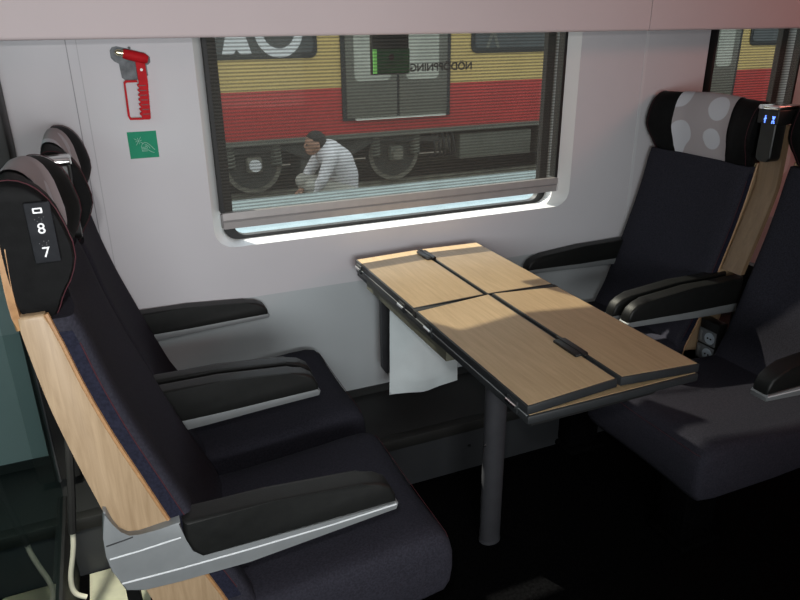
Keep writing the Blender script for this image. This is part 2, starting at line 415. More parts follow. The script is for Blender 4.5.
finish('stud', cyl((.128 - .128, -.008, 1.3355 - 1.28), (0, 1, 0), .003, .012, 10), M['dark_metal'], t)

t = thing('safety_sticker', 'square green safety sticker with pale hand pictogram below the hammer', 'sticker', (.1305, .0505, 1.0985))
t.scale = (1.027,) * 3
finish('sticker_sheet', bx(-.0345, .0345, -.0012, 0, -.033, .033), M['green'], t)
pk = bmesh.new()
def stroke(pts, r=.0006):
    tube([(x, -.0013, z) for x, z in pts], r, 5, bm=pk)
for a in range(0, 360, 45):
    c, s = cos(radians(a + 12)), sin(radians(a + 12)); L = .012 if a % 90 else .008
    stroke([(-.010 + c * .003, .010 + s * .003), (-.010 + c * L, .010 + s * L)], .0005)
stroke([(-.0115, .010), (-.0085, .010)], .0016)
stroke([(-.002, .002), (.004, .006), (.010, .004), (.018, -.004), (.026, -.014)])
stroke([(-.002, .002), (-.005, -.004), (-.004, -.016), (.008, -.016), (.009, -.006), (.004, -.002)])
for k in range(3): stroke([(-.004, -.006 - k * .0035), (.007, -.006 - k * .0035)])
stroke([(.009, -.012), (.016, -.018), (.024, -.021)]); stroke([(.004, .002), (.012, -.004), (.015, -.010)])
finish('pictogram', pk, M['pict'], t)

# ------------------------------------------------------------------ seats
B_TAB = [(.34, .135), (.40, .125), (.464, .106), (.53, .080), (.654, .037), (.743, .008), (.83, -.021), (.92, -.046), (1.0, -.062), (1.03, -.072), (1.17, -.092)]
F_OFF = [(.34, .045), (.46, .045), (.60, .040), (.8, .036), (1.0, .034), (1.1, .034)]
R_TAB = [(.34, .06), (.42, .022), (.5, -.004), (.6, -.030), (.70, -.050), (.80, -.072), (.89, -.089), (.992, -.101), (1.057, -.106), (1.143, -.101), (1.19, -.094)]
WING = [(-.094, 1.014), (-.101, 1.03), (-.104, 1.06), (-.1045, 1.10), (-.104, 1.15), (-.102, 1.185), (-.098, 1.203), (-.085, 1.208), (-.064, 1.204), (-.044, 1.188), (-.029, 1.158),
        (-.0185, 1.11), (-.029, 1.075), (-.046, 1.048), (-.054, 1.028), (-.062, 1.015), (-.078, 1.012)]
def chaikin(p, closed=True, n=2):
    for _ in range(n):
        q = []
        for i in range(len(p) if closed else len(p) - 1):
            a, b = p[i], p[(i + 1) % len(p)]
            q += [tuple(a[k] * .75 + b[k] * .25 for k in range(len(a))), tuple(a[k] * .25 + b[k] * .75 for k in range(len(a)))]
        if not closed: q = [p[0]] + q + [p[-1]]
        p = q
    return p

def make_seat(label, yc, rz, X0, hw=.213, dx=0.0, cf=.555, aisle=-1, arms=(), rec=0.0, dz=0.0, cdx=0.0, hdx=0.0, tilt_far=0.0):
    S = thing('train_seat', label, 'seat', (X0, yc, 0), rz, 'train seats around the table')
    def fx(x, z): return x + rec * (z - .75)          # how far this back leans from the first seat's
    def warp(o):
        for v in o.data.vertices:
            if v.co.z > .5: v.co.x += rec * (v.co.z - .75); 
            else: v.co.x += rec * (-.25)
            v.co.z += dz * min(1, max(0, (v.co.z - .34) / .2))
    # wooden shell
    zs = [.34 + k * .023 for k in range(31)]
    poly = [(smooth_tab(R_TAB, z) + dx, z) for z in zs] + [(smooth_tab(B_TAB, z) + dx, z) for z in reversed(zs)]
    sh = finish('seat_shell', prism(poly, -hw, hw, bev=.006, seg=3), M['wood_z'], S)
    zs2 = [1.01 + k * .02 for k in range(9)]
    up = [(smooth_tab(R_TAB, z) + dx - .0055, z) for z in zs2] + [(smooth_tab(R_TAB, z) + dx + .004, z) for z in reversed(zs2)]
    finish('shell_top', prism(up, -hw + .002, hw - .002, bev=.003), M['ply'], sh)
    edge = bmesh.new()
    for s in (-1, 1):
        tube([(smooth_tab(B_TAB, z) + dx + .0015, s * (hw - .002), z) for z in zs[2:]], .0035, 6, bm=edge)
    finish_split('shell_edge', edge, M['ply'], sh)
    # backrest upholstery
    zb = [.36 + k * .02 for k in range(34)]
    loops = []
    def fr(z): return smooth_tab(B_TAB, z) + interp(F_OFF, z)
    def bk(z): return smooth_tab(B_TAB, z)
    for v, kk in ((-1, .66), (-.985, .85), (-.955, .96), (-.9, 1.0), (-.78, 1.0), (-.62, .84), (-.4, .70), (0, .66), (.4, .70), (.62, .84), (.78, 1.0), (.9, 1.0), (.955, .96), (.985, .85), (1, .66)):
        lp = [(bk(z) + dx + .001, v * (hw - .004), z) for z in zb]
        for z in reversed(zb):
            ed = min(1, (z - .36) / .06 + .35) * min(1, (1.03 - z) / .03 + .6)
            lp.append((bk(z) + dx + (fr(z) - bk(z)) * kk * ed, v * (hw - .004), z))
        loops.append(lp)
    br = finish('backrest', loft(loops), M['navy'], S, ang=60)
    st = bmesh.new()
    for s in (-1, 1):
        tube([(bk(z) + dx + (fr(z) - bk(z)) * .67, s * (hw - .0034), z) for z in zb[6:-2]], .0008, 5, bm=st)
    finish_split('red_stitching', st, M['red_thread'], br)
    side = bmesh.new()
    for s in (-1, 1):   # bluer gusset along both sides
        lo = []
        for z in zb[5:-1]:
            b0 = bk(z) + dx; d = fr(z) - bk(z)
            ys = s * (hw - .004)
            lo.append([(b0 + .004, ys + s * .0012, z), (b0 + d * .35, ys + s * .0012, z), (b0 + d * .64, ys + s * .0012, z)])
        loft(lo, closed=False, cap=False, bm=side)
    finish_split('side_gusset', side, M['navy2'], br, ang=60)
    # headrest
    wing = chaikin(WING, n=1)
    cz = 1.11
    def head_loop(v):
        a = abs(v); lp = []
        rec = .034 * (1 - min(1, max(0, (a - .42) / .36)) ** 1.0)       # centre lies back from the wings
        edge = max(0, (a - .93) / .07)
        sc = 1 - .07 * edge ** 2
        for x, z in wing:
            fx = x
            depth = x + .100
            fx = -.100 + depth * (1 - rec / .080) if x > -.095 else x
            zz = cz + (z - cz) * sc * (1.0) - .0 + (.008 * (1 - a) if z > 1.15 else 0) - (.022 * (1 - min(1, a / .9) ** 2) if z < 1.06 else 0)
            fx = -.065 + (fx + .065) * (1 - .06 * edge ** 2)
            lp.append((fx + dx, v * (hw + .003 - .018 * min(1, max(0, (1.11 - zz) / .09)) ** 1.5), zz))
        return lp
    vs = [-1, -.985, -.955, -.92, -.85, -.76, -.66, -.56, -.46, -.3, -.15, 0, .15, .3, .46, .56, .66, .76, .85, .92, .955, .985, 1]
    hr = finish('headrest', loft([head_loop(v) for v in vs]), M['leather'], S, ang=65)
    stt = bmesh.new()
    for v in (-.945, .945):
        for off in (.0,):
            lp = head_loop(v); tube([(p[0] + .0008, p[1], p[2] + (.0012 if p[2] > 1.15 else 0)) for p in lp[len(lp) // 2 - 6: -3]], 0.0008, 5, bm=stt)
    finish_split('red_stitching', stt, M['red_thread'], hr)
    # cloth over the middle of the headrest
    cl = bmesh.new(); loops = []
    for v in [-.53 + k * .1060 for k in range(11)]:
        lp = head_loop(v); n = len(lp)
        sub = lp[5: n - 5]
        cx = sum(p[0] for p in lp) / n; out = []
        for i, p in enumerate(sub):
            a = Vector(sub[max(0, i - 1)]); b = Vector(sub[min(len(sub) - 1, i + 1)]); d = (b - a); nr = Vector((-d.z, 0, d.x)).normalized()
            out.append((p[0] + nr.x * .003, p[1], p[2] + nr.z * .003))
        loops.append(out)
    loft(loops, closed=False, cap=False, bm=cl)
    hc = finish('headrest_cover', cl, M['cloth'], hr, ang=70)
    lp = loops[2]; p = lp[-2]
    back_parts = [o for o in S.children_recursive]
    for o in back_parts:
        warp(o)
        if o == hr or o.parent == hr:
            for v in o.data.vertices:
                v.co.x += hdx
                v.co.z -= tilt_far * (v.co.y / hw * (-aisle) * -1 * -1 + 1) / 2 if tilt_far else 0
    # cushion
    loops = []
    for v, k in ((-1, .55), (-.985, .78), (-.955, .93), (-.9, 1.0), (-.78, 1.02), (-.5, .97), (0, .94), (.5, .97), (.78, 1.02), (.9, 1), (.955, .93), (.985, .78), (1, .55)):
        e = 1 - k
        prof = [(.06 + dx * .7, .305), (.06 + dx * .7, .41), (.12 + dx * .5, .425), (.25, .432), (.38, .442), (.46, .450), (.51, .452), (cf - .022, .445), (cf - .006, .428), (cf, .402),
                (cf + .001, .36), (cf - .004, .325), (cf - .016, .305), (cf - .06, .297), (.30, .295)]
        cxm, czm = .30, .372
        loops.append([(x - (.028 * e if x > .4 else 0) + cdx, v * hw, czm + (z - czm) * (k if z > czm else (.5 + .5 * k))) for x, z in prof])
    cu = finish('seat_cushion', loft(loops), M['navy'], S, ang=65)
    stt = bmesh.new()
    tube([(cf - .007 + cdx - .01 * max(0, abs(v) - .9) * 10, v * hw, .4305 - .0 + .0035 * (abs(v) - .3)) for v in [-.93 + k * .0715 for k in range(27)]], 0.0008, 5, bm=stt)
    finish_split('red_stitching', stt, M['red_thread'], cu)
    # pedestal
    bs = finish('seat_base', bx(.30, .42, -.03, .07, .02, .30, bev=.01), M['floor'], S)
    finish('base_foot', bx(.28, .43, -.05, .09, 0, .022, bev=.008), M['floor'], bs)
    # armrests
    for ay0, ay1, kz, adx, bracket in arms:
        def az(z): return .645 + (z - .645) * kz if z < .645 else z
        metal = [(.0, .570), (.421, .580), (.428, .574), (.424, .563), (.296, .558), (.155, .549), (.0, .542)]
        if bracket: metal = [(-.050, .712), (-.046, .710), (-.041, .687), (-.034, .667), (-.022, .655), (-.006, .652), (.024, .655), (.055, .658), (.056, .622), (.064, .595), (.080, .578), (.421, .580), (.428, .574), (.424, .562), (.296, .553), (.155, .541), (.041, .543), (-.013, .545), (-.041, .556), (-.054, .600), (-.058, .631), (-.057, .665)]
        am = finish('armrest', prism([(x + adx, az(z)) for x, z in metal], ay0, ay1, bev=.003), M['silver'], S)
        pad = [(.058, .656), (.20, .650), (.36, .636), (.393, .628), (.413, .614), (.423, .594), (.424, .577), (.081, .577), (.066, .595), (.058, .620)]
        if not bracket: pad = [(-.01, .654)] + pad[1:-3] + [(.20, .572), (-.01, .567)]
        finish('armrest_pad', prism([(x + adx, az(z)) for x, z in pad], ay0 + .0005, ay1 - .0005, bev=.007, seg=3), M['pad'], am)
        if bracket:
            s = -1 if aisle < 0 else 1
            yo = ay0 if s < 0 else ay1
            ridge = bmesh.new()
            tube([(-.054 + adx, yo + s * .0002, .624), (-.01 + adx, yo + s * .0002, .625), (.052 + adx, yo + s * .0002, .629)], .0014, 6, bm=ridge)
            tube([(-.044 + adx, yo + s * .0002, .572), (.043 + adx, yo + s * .0002, .569), (.157 + adx, yo + s * .0002, .568), (.297 + adx, yo + s * .0002, .569), (.423 + adx, yo + s * .0002, .574)], .0016, 6, bm=ridge)
            finish_split('armrest_ridge', ridge, M['ridge'], am)
            finish('bracket_line', tube([(-.055 + adx, yo, .6495), (-.030 + adx, yo, .652), (-.016 + adx, yo, .654)], .0013, 6), M['dark_metal'], am)
    return S, hr

YW, YA = -.185, -.695
s1, h1 = make_seat('aisle seat at left with number plate 8 7 on its headrest', YA, 0, 0, tilt_far=.034, arms=((-.228, -.183, 1, 0, True), (.2245, .2665, 1, -.008, False)))
s2, h2 = make_seat('window seat at left under the red hammer and green sticker', YW, 0, 0, dx=0, rec=.02, dz=-.045, hdx=.012, arms=((-.226, -.1895, 1, -.004, False), (.187, .228, .8, -.018, False)), cf=.56)
s3, h3 = make_seat('window seat at right, its whole patterned headrest cover in view', YW, pi, 1.766, dx=0, rec=.02, dz=-.045, hdx=.012, aisle=1, arms=((.187, .226, 1, .010, False), (-.228, -.187, .8, .034, False)))
s4, h4 = make_seat('aisle seat at right, cut off by the right edge of the photo', YA, pi, 1.766, dx=-.055, rec=.05, dz=-.03, aisle=1, arms=((.183, .228, 1, -.012, True), (-.2685, -.228, 1, .0, False)), cf=.565)

# number plate on the near headrest
pl = finish('number_plate', bx(-.0665, -.0365, -.2245, -.217, 1.103, 1.181, bev=.002), M['plate'], h1)
pl['label'] = 'dark seat number plate'
RX = Matrix.Rotation(pi / 2, 4, 'X')
yp = -.2248
text('seat_number', '8', .019, Matrix.Translation((-.0515, yp, 1.1475)) @ RX, M['char_white'], pl, bold=.0001)
text('seat_number', '7', .019, Matrix.Translation((-.0515, yp, 1.1165)) @ RX, M['char_white'], pl, bold=.0001)
plate2d('window_symbol', [rrect(-.0575, -.0465, 1.1675, 1.1745, .0012, 3), rrect(-.0556, -.0484, 1.1693, 1.1727, .0006, 3)], .0005, M['char_white'], pl, y=yp)
bd = bmesh.new()
for zc in (1.160, 1.129):
    for i, (a, b) in enumerate(((0, 1), (1, 0), (2, 2), (3, 1), (3, 0), (4, 2))):
        cyl((-.057 + a * .0026, yp, zc - .0025 + b * .0025), (0, 1, 0), .0006, .0008, 6, bm=bd)
finish_split('braille', bd, M['braille'], pl)

# small red print at the lower corner of the right window seat's headrest cover
bmq = bmesh.new()
for k in range(6):
    box(bmq, -.0, .0006, .062 + k * .0042, .0652 + k * .0042, 0, .005)
o = finish('cover_print', bmq, mat('faded_red_print', (.35, .10, .12), .8, var=.05), h3)
o.location = (-.0895, .028, 1.022)

# ------------------------------------------------------------------ between the seats: divider, display, sockets
def divider(X0, rz, lab1, lab2, lab3):
    g = thing('seat_divider', lab1, 'panel', (X0, -.441, 0), rz)
    zs = [.515 + k * .028 for k in range(20)]
    zs = [.668 + k * .0258 for k in range(18)]
    def pf(z): return max(smooth_tab(B_TAB, z) - .010, -.058)
    poly = [(pf(z) - .016, z) for z in zs] + [(pf(z), z) for z in reversed(zs)]
    finish('divider_panel', prism(poly, -.036, .036), M['wood_dk'], g)
    finish('divider_foot', bx(-.078, -.050, -.030, .030, 0, .68), M['blackplas'], g)
    d = thing('seat_display', lab2, 'display', (X0, -.439, .990), rz)
    s = -.010 if rz > 1 else -.024
    b_ = bmesh.new(); rp = rrect(-.018, .030, .012, .15, .016, 6, .003)
    loft([[(-.0575, y, z) for y, z in rp], [(s - .008, y, z) for y, z in rp], [(s - .005, y * .93 - .0005, .08 + (z - .08) * .97) for y, z in rp]], bm=b_)
    finish('display_body', b_, M['blackplas'], d)
    finish('display_bar', bx(-.100, s - .004, -.034, .034, .118, .160, bev=.004, seg=3), M['blackplas'], d)
    finish('chrome_top', bx(-.108, s, -.034, .034, .158, .170, bev=.004), M['chrome'], d)
    finish('lamp', cyl((s - .003, -.022, .164), (1, 0, 0), .005, .008, 12), M['char_white'], d)
    dot = bmesh.new()
    if rz > 1:
        for (yy, pts) in ((.021, ((-1, 2), (1, 2), (-.6, 1), (.6, 1), (0, 0), (-1, -1), (.6, -1), (-1.2, -2), (1, -2), (0, 1.6))), (-.006, ((0, 2), (0, 1), (0, 0), (0, -1), (0, -2), (.8, .5), (-.8, 0)))):
            for a, b in pts: box(dot, -.0142, -.0122, yy + a * .0030 - .0012, yy + a * .0030 + .0012, .132 + b * .0042 - .0015, .132 + b * .0042 + .0015)
        finish_split('blue_character', dot, M['blue_led'], d)
    else: dot.free()
    q = thing('socket_panel', lab3, 'power socket', (X0, -.441, .345), rz)
    finish('panel_housing', bx(.035, .072, -.036, .036, -.02, .165, bev=.003), M['blackplas'], q)
    for z in (.058, .112):
        f = finish('outlet', bx(.071, .076, -.034, .033, z - .024, z + .024, bev=.002), M['socket_plate'], q)
        finish('socket_ring', tube([(.0755, .012, z), (.078, .012, z)], .019, 20), M['socket_ring'], f)
        wl_ = bmesh.new(); cyl((.0785, .006, z), (1, 0, 0), .003, .002, 8, bm=wl_); cyl((.0785, .018, z), (1, 0, 0), .003, .002, 8, bm=wl_)
        finish_split('pin_hole', wl_, M['blackplas'], f)
        finish('side_switch', bx(.0755, .0775, -.026, -.018, z - .016, z + .016), M['silver'], f)
divider(0, 0, 'narrow wooden panel in the gap between the two left seats', 'black box with chrome top between the two left headrests', 'dark outlet panel low between the two left seats')
divider(1.766, pi, 'narrow wooden panel standing between the two right seats', 'black display with blue characters and chrome top between the right headrests', 'two grey power outlets below the paired armrests between the right seats')

# ------------------------------------------------------------------ table
T = thing('folding_table', 'oak folding table with black edges and folded leaves between the facing seats', 'table', (.883, -.51, 0))
tx0, tx1, ty0, ty1 = .676 - .883, 1.090 - .883, -.952 + .51, -.018 + .51
base = finish('table_base', bx(tx0, tx1, ty0, ty1, .6905, .709, bev=.004), M['trim_dark'], T)
finish('base_top', bx(tx0 + .006, tx1 - .006, ty0 + .005, ty1 - .003, .708, .7098), M['wood_y'], base)
ym = -.446 + .51
def leaf(x0, x1, y0, y1, hinge_left):
    w = x1 - x0; tilt = (.013 if y0 < 0 else .004) / w
    root = finish('table_leaf', bx(0 if hinge_left else -w, w if hinge_left else 0, y0, y1, 0, .0185, bev=.002), M['trim_dark'], T)
    root.location = (x0 if hinge_left else x1, 0, .7105)
    root.rotation_euler = (0, -tilt if hinge_left else tilt, 0)
    a, b = (0, w) if hinge_left else (-w, 0)
    finish('wood_top', bx(a + .0045, b - .0045, y0 + .004, y1 - .004, .0180, .0192), M['wood_y'], root)
    return root
xm = .8835 - .883
l1 = leaf(tx0, xm - .003, ty0 + .003, ym - .010, True)
l2 = leaf(xm + .003, tx1, ty0 + .003, ym - .010, False)
l3 = leaf(tx0, xm - .003, ym + .010, ty1, True)
l4 = leaf(xm + .003, tx1, ym + .010, ty1, False)
finish('cross_bar', bx(tx0 - .002, tx1 + .004, ym - .0095, ym + .0095, .709, .7285, bev=.002), M['rubber'], T)
for y0, y1 in ((-.835 + .51, -.765 + .51), (-.118 + .51, -.055 + .51)):
    c = finish('catch', bx(xm - .022, xm + .010, y0 - .006, y1 + .006, (.738 if y0 < 0 else .731), (.7475 if y0 < 0 else .7405), bev=.003), M['blackplas'], T)
    finish('catch_lever', bx(xm - .008, xm + .0, y0 - .016, y1 + .016, (.744 if y0 < 0 else .737), (.7495 if y0 < 0 else .7425), bev=.002), M['blackplas'], c)
for yy in (-.05, -.37, -.53, -.90):
    h = finish('hinge', bx(tx0 - .004, tx0 + .001, yy + .51 - .018, yy + .51 + .018, .698, .722, bev=.001), M['trim_dark'], T)
    finish('hinge_pin', cyl((tx0 - .005, yy + .51, .712), (0, 1, 0), .004, .034, 10), M['chrome'], h)
fr_ = finish('side_rail', tube([(tx0 - .0005, ty0 + .004, .7098), (tx0 - .0005, ty1 - .01, .7098)], .0013, 8), M['silver'], T)
uf = finish('under_frame', bx(tx0 + .05, tx1 - .05, ty0 + .06, ty1 - .03, .640, .691, bev=.004), M['rubber'], T)
finish('frame_band', bx(tx0 + .012, tx0 + .05, ym - .15, ty1 - .06, .655, .691), M['olive'], uf)
legpts = [(cos(a) * .031, sin(a) * .031 * .8) for a in [2 * pi * k / 28 for k in range(28)]]
lg = finish('table_leg', loft([[(x * s, y * s, z) for x, y in legpts] for z, s in ((0, 1.0), (.008, 1.0), (.60, 1.0), (.641, 1.0))]), M['leg'], T)
finish('leg_foot', loft([[(x * s, y * s, z) for x, y in legpts] for z, s in ((0, 1.05), (.006, 1.05), (.009, 1.01))]), M['leg'], lg)
finish('leg_screw', cyl((-.0315, -.004, .33), (1, 0, 0), .004, .004, 10), M['chrome'], lg)
wb = finish('wall_bracket', prism([(-.137, .69), (-.137, .360), (-.125, .340), (-.109, .340), (-.109, .69)], ty1 - .026, ty1 - .008), M['dark_metal'], T)

finish('wall_mount', bx(-.18, .18, ty1 - .03, .559, .652, .691, bev=.003), M['dark_metal'], T)

# white bag hanging under the table by the wall
bm = bmesh.new()
def bagpt(u, v, side):
    x = .742 + u * .228 + .010 * v * (u - .5)
    z = .300 + .338 * (1 - v) + .012 * (1 - u) * 0 + .006 * sin(u * 7 + 1) * v
    bulge = .020 * sin(pi * min(1, max(0, u))) * (.25 + .75 * v) * (1 - max(0, v - .85) / .15 * .8)
    w = .004 * sin(9 * u + 5 * v) * v + .003 * sin(17 * u - 9 * v + 2) * v
    return (x, -.12 - side * (bulge + w * side * .5 + .002), z)
NU, NV = 26, 26
g = {}
for side in (1, -1):
    for i in range(NU + 1):
        for j in range(NV + 1):
            if side == -1 and (i in (0, NU) or j == NV): g[(i, j, -1)] = g[(i, j, 1)]; continue
            g[(i, j, side)] = bm.verts.new(bagpt(i / NU, j / NV, side))
    for i in range(NU):
        for j in range(NV):
            f = [g[(i, j, side)], g[(i + 1, j, side)], g[(i + 1, j + 1, side)], g[(i, j + 1, side)]]
            bm.faces.new(f)
bg = finish('waste_bag', bm, M['bag'], ang=80)
tag(bg, 'white plastic waste bag hanging under the table next to the wall', 'bag')

# ------------------------------------------------------------------ glass partition behind the left seats
P = thing('glass_partition', 'dark framed glass partition standing behind the left seats', 'partition', (-.212, -.5, 0))
gp = bmesh.new(); gp.faces.new([gp.verts.new((.0, y, z)) for y, z in ((-.62, .20), (.40, .20), (.40, 2.0), (-.62, 2.0))])
finish('glass_pane', gp, M['glass_dk'], P, smooth=False)
finish('post', bx(-.014, .052, .41, .53, .248, 2.0, bev=.006), M['rubber'], P)
finish('post_strip', bx(-.004, .004, .400, .410, .25, 2.0), M['dark_metal'], P)
finish('bottom_rail', bx(-.015, .008, -.62, .40, .0, .205, bev=.003), M['rubber'], P)
rod = [(.047, .08, .325), (.044, .08, .29), (.034, .08, .246), (.023, .08, .207), (.019, .078, .175), (.022, .075, .155), (.032, .072, .144), (.046, .07, .136)]
finish('shaded_rod', tube([(.086, .08, .60), (.062, .08, .42), (.046, .08, .318)], .0085, 8), M['rubber'], P)  # upper stretch of the rod, its shade put in as black
finish('sunlit_rod', tube(chaikin(rod, False, 2), .0058, 10), M['rod'], P)  # lower stretch of the same rod, sunlight put in as pale colour
ft = finish('sunlit_floor_patch', bx(-.180, -.035, -.36, -.195, 0, .004), M['cream'], smooth=False)  # cream plate laid in to imitate a sunlit patch of floor
tag(ft, 'pale cream plate standing in for sunlit floor behind the near left seat', 'floor plate')

# ------------------------------------------------------------------ outside
GZ = -.575
struct('ground', finish('ground', bx(-12, 24, .9, 14, GZ - .1, GZ), M['ballast'], smooth=False))
struct('platform', finish('platform', bx(-12, 24, 1.1, 3.2, GZ, .185, bev=.01), M['concrete'], smooth=False))
for y in (6.25, 7.7):
    r = finish('rail', prism_yz([(y - .06, GZ), (y + .06, GZ), (y + .06, GZ + .02), (y + .012, GZ + .03), (y + .012, GZ + .075), (y + .03, GZ + .085), (y + .03, GZ + .11), (y - .03, GZ + .11), (y - .03, GZ + .085), (y - .012, GZ + .075), (y - .012, GZ + .03), (y - .06, GZ + .02)], -12, 24), M['t_steel'])
    tag(r, 'steel rail nearer to the crouching person' if y < 7 else 'steel rail on the far side under the train', 'rail')
TR = thing('commuter_train', 'yellow and red train carriage standing outside the window', 'train', (3.4, 6.0, GZ))
def tz(z): return z - GZ
def txx(x): return x - 3.4
body = finish('upper_body', bx(txx(-8), txx(17), 0, 2.7, tz(.71), tz(2.35)), M['t_yellow'], TR, smooth=False)
finish('lower_body', bx(txx(-8), txx(17), .002, 2.7, tz(.175), tz(.711)), M['t_red'], TR, smooth=False)
finish('sill_band', bx(txx(-8), txx(17), .0, 2.7, tz(.12), tz(.18)), M['t_grey'], TR, smooth=False)
roof = [(.0, tz(2.35)), (.06, tz(2.55)), (.35, tz(2.75)), (1.35, tz(2.85)), (2.35, tz(2.75)), (2.64, tz(2.55)), (2.7, tz(2.35))]
finish('roof', prism_yz(roof, txx(-8), txx(17)), M['t_roof'], TR)
def twin(x0, x1, z0=1.045, z1=1.9):
    o = plate2d('window', [rrect(txx(x0), txx(x1), tz(z0), tz(z1), .09)], .03, M['t_rubber'], TR, y=-.012)
    p = plate2d('pane', [rrect(txx(x0) + .05, txx(x1) - .05, tz(z0) + .055, tz(z1) - .05, .06)], .01, M['t_pane'], o, y=-.018)
    return o
wA = twin(.55, 2.40); wB = twin(4.36, 6.2); twin(6.5, 7.6); twin(9.02, 10.2); twin(-1.6, .2); twin(10.6, 12.4)
RX2 = Matrix.Rotation(pi / 2, 4, 'X')
def ring_letter(name, cx, cz, ro, ri, parent):
    out = [(cx + ro * cos(2 * pi * k / 40), cz + ro * 1.05 * sin(2 * pi * k / 40)) for k in range(40)]
    inn = [(cx + ri * cos(2 * pi * k / 40), cz + ri * 1.05 * sin(2 * pi * k / 40)) for k in range(40)]
    return plate2d(name, [out, inn], .004, M['t_letter'], parent, y=-.022)
ring_letter('window_letter', txx(1.97), tz(1.34), .27, .18, wA)
ring_letter('window_letter', txx(1.03), tz(1.34), .27, .18, wA)
xc = 1.50
plate2d('window_letter', [[(txx(xc + a), tz(1.34 + b)) for a, b in ((-.16, -.24), (-.04, -.24), (0, -.19), (.04, -.24), (.16, -.24), (.09, 0), (.16, .24), (.04, .24), (0, .19), (-.04, .24), (-.16, .24), (-.09, 0))]], .004, M['t_letter'], wA, y=-.022)
plate2d('window_letter', [[(txx(4.66 + a), tz(1.1 + b)) for a, b in ((-.10, .0), (-.06, 0), (.0, .16), (.06, 0), (.10, 0), (.02, .22), (-.02, .22))]], .004, M['t_grey'], wB, y=-.022)
def tdoor(x0, x1):
    c = (x0 + x1) / 2
    d = finish('door', bx(txx(x0), txx(x1), -.02, .03, tz(.33), tz(2.2)), M['t_rubber'], TR, smooth=False)
    for a, b in ((x0 + .05, c - .015), (c + .015, x1 - .05)):
        f = finish('door_leaf', bx(txx(a), txx(b), -.035, -.018, tz(.36), tz(2.15), bev=.01), M['t_grey'], d)
    for a, b in ((x0 + .15, c - .10), (c + .10, x1 - .17)):
        plate2d('door_pane', [rrect(txx(a), txx(b), tz(.775), tz(1.95), .06)], .01, M['t_doorpane'], d, y=-.042)
    finish('door_step', bx(txx(x0 + .15), txx(x1 - .08), -.07, -.02, tz(.335), tz(.355)), M['t_light'], d)
tdoor(2.67, 4.075); tdoor(7.72, 8.85)
# running gear
uf = finish('underframe', bx(txx(-8), txx(17), .55, 2.3, tz(-.22), tz(.13)), M['t_under'], TR, smooth=False)
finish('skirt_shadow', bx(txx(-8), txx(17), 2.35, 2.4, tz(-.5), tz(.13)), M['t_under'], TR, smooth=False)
for wx in (1.60, 3.38):
    w = finish('wheel', tube([(txx(wx), .16, tz(-.12)), (txx(wx), .29, tz(-.12))], .335, 40), M['t_under'], TR)
    rim = []
    tr_ = bmesh.new()
    ro = [(txx(wx) + .335 * cos(2 * pi * k / 40), tz(-.12) + .335 * sin(2 * pi * k / 40)) for k in range(40)]
    ri = [(txx(wx) + .285 * cos(2 * pi * k / 40), tz(-.12) + .285 * sin(2 * pi * k / 40)) for k in range(40)]
    finish('wheel_rim', ring_y(ro, ri, .145, y1=.165), M['t_steel'], w)
    finish('axle_box', bx(txx(wx) - .09, txx(wx) + .09, .03, .16, tz(-.20), tz(-.02), bev=.03), M['t_box'] if wx > 2 else M['t_steel'], w)
    finish('axle_cap', cyl((txx(wx), .02, tz(-.11)), (0, 1, 0), .07, .03, 20), M['t_letter'] if wx < 2 else M['t_steel'], w)
    sp = bmesh.new()
    for s in (-.27, .27):
        pts = [(txx(wx) + s + .055 * cos(k * .7), .10 + .055 * sin(k * .7), tz(-.14) + k * .0045) for k in range(60)]
        tube(pts, .013, 6, bm=sp)
    finish_split('spring', sp, M['t_box'], w)
finish('bogie_frame', prism([(txx(1.05), tz(.0)), (txx(1.9), tz(.06)), (txx(2.2), tz(-.08)), (txx(2.8), tz(-.08)), (txx(3.1), tz(.06)), (txx(3.95), tz(.0)), (txx(3.95), tz(.07)), (txx(3.1), tz(.115)), (txx(1.9), tz(.115)), (txx(1.05), tz(.07))], .06, .14), M['t_under'], TR)
for a, b, z0, z1, mm in ((4.28, 5.37, -.255, .066, 't_box'), (2.15, 2.75, -.30, -.09, 't_under'), (5.6, 6.6, -.3, .08, 't_box'), (-.6, .4, -.28, .05, 't_box')):
    q = finish('equipment_box', bx(txx(a), txx(b), .08, .6, tz(z0), tz(z1), bev=.02), M[mm], TR)
    finish('box_edge', bx(txx(a) + .01, txx(b) - .01, .07, .085, tz(z0) + .005, tz(z0) + .02), M['t_steel'], q)
hs = bmesh.new()
for k in range(5):
    x = 3.88 + k * .07
    tube([(txx(x), .1, tz(.12)), (txx(x) + .02, .06, tz(-.02)), (txx(x) + .05, .08, tz(-.16)), (txx(x) + .03, .2, tz(-.22))], .016, 8, bm=hs)
finish_split('hose', hs, M['t_rubber'], TR)
for k, x in enumerate((2.45, 4.0, 4.12, 1.25)):
    finish('cover_plate', bx(txx(x) - .05, txx(x) + .05, .12, .5, tz(-.12), tz(.04), bev=.01), M['t_steel' if k in (1, 2) else 't_box'], TR)

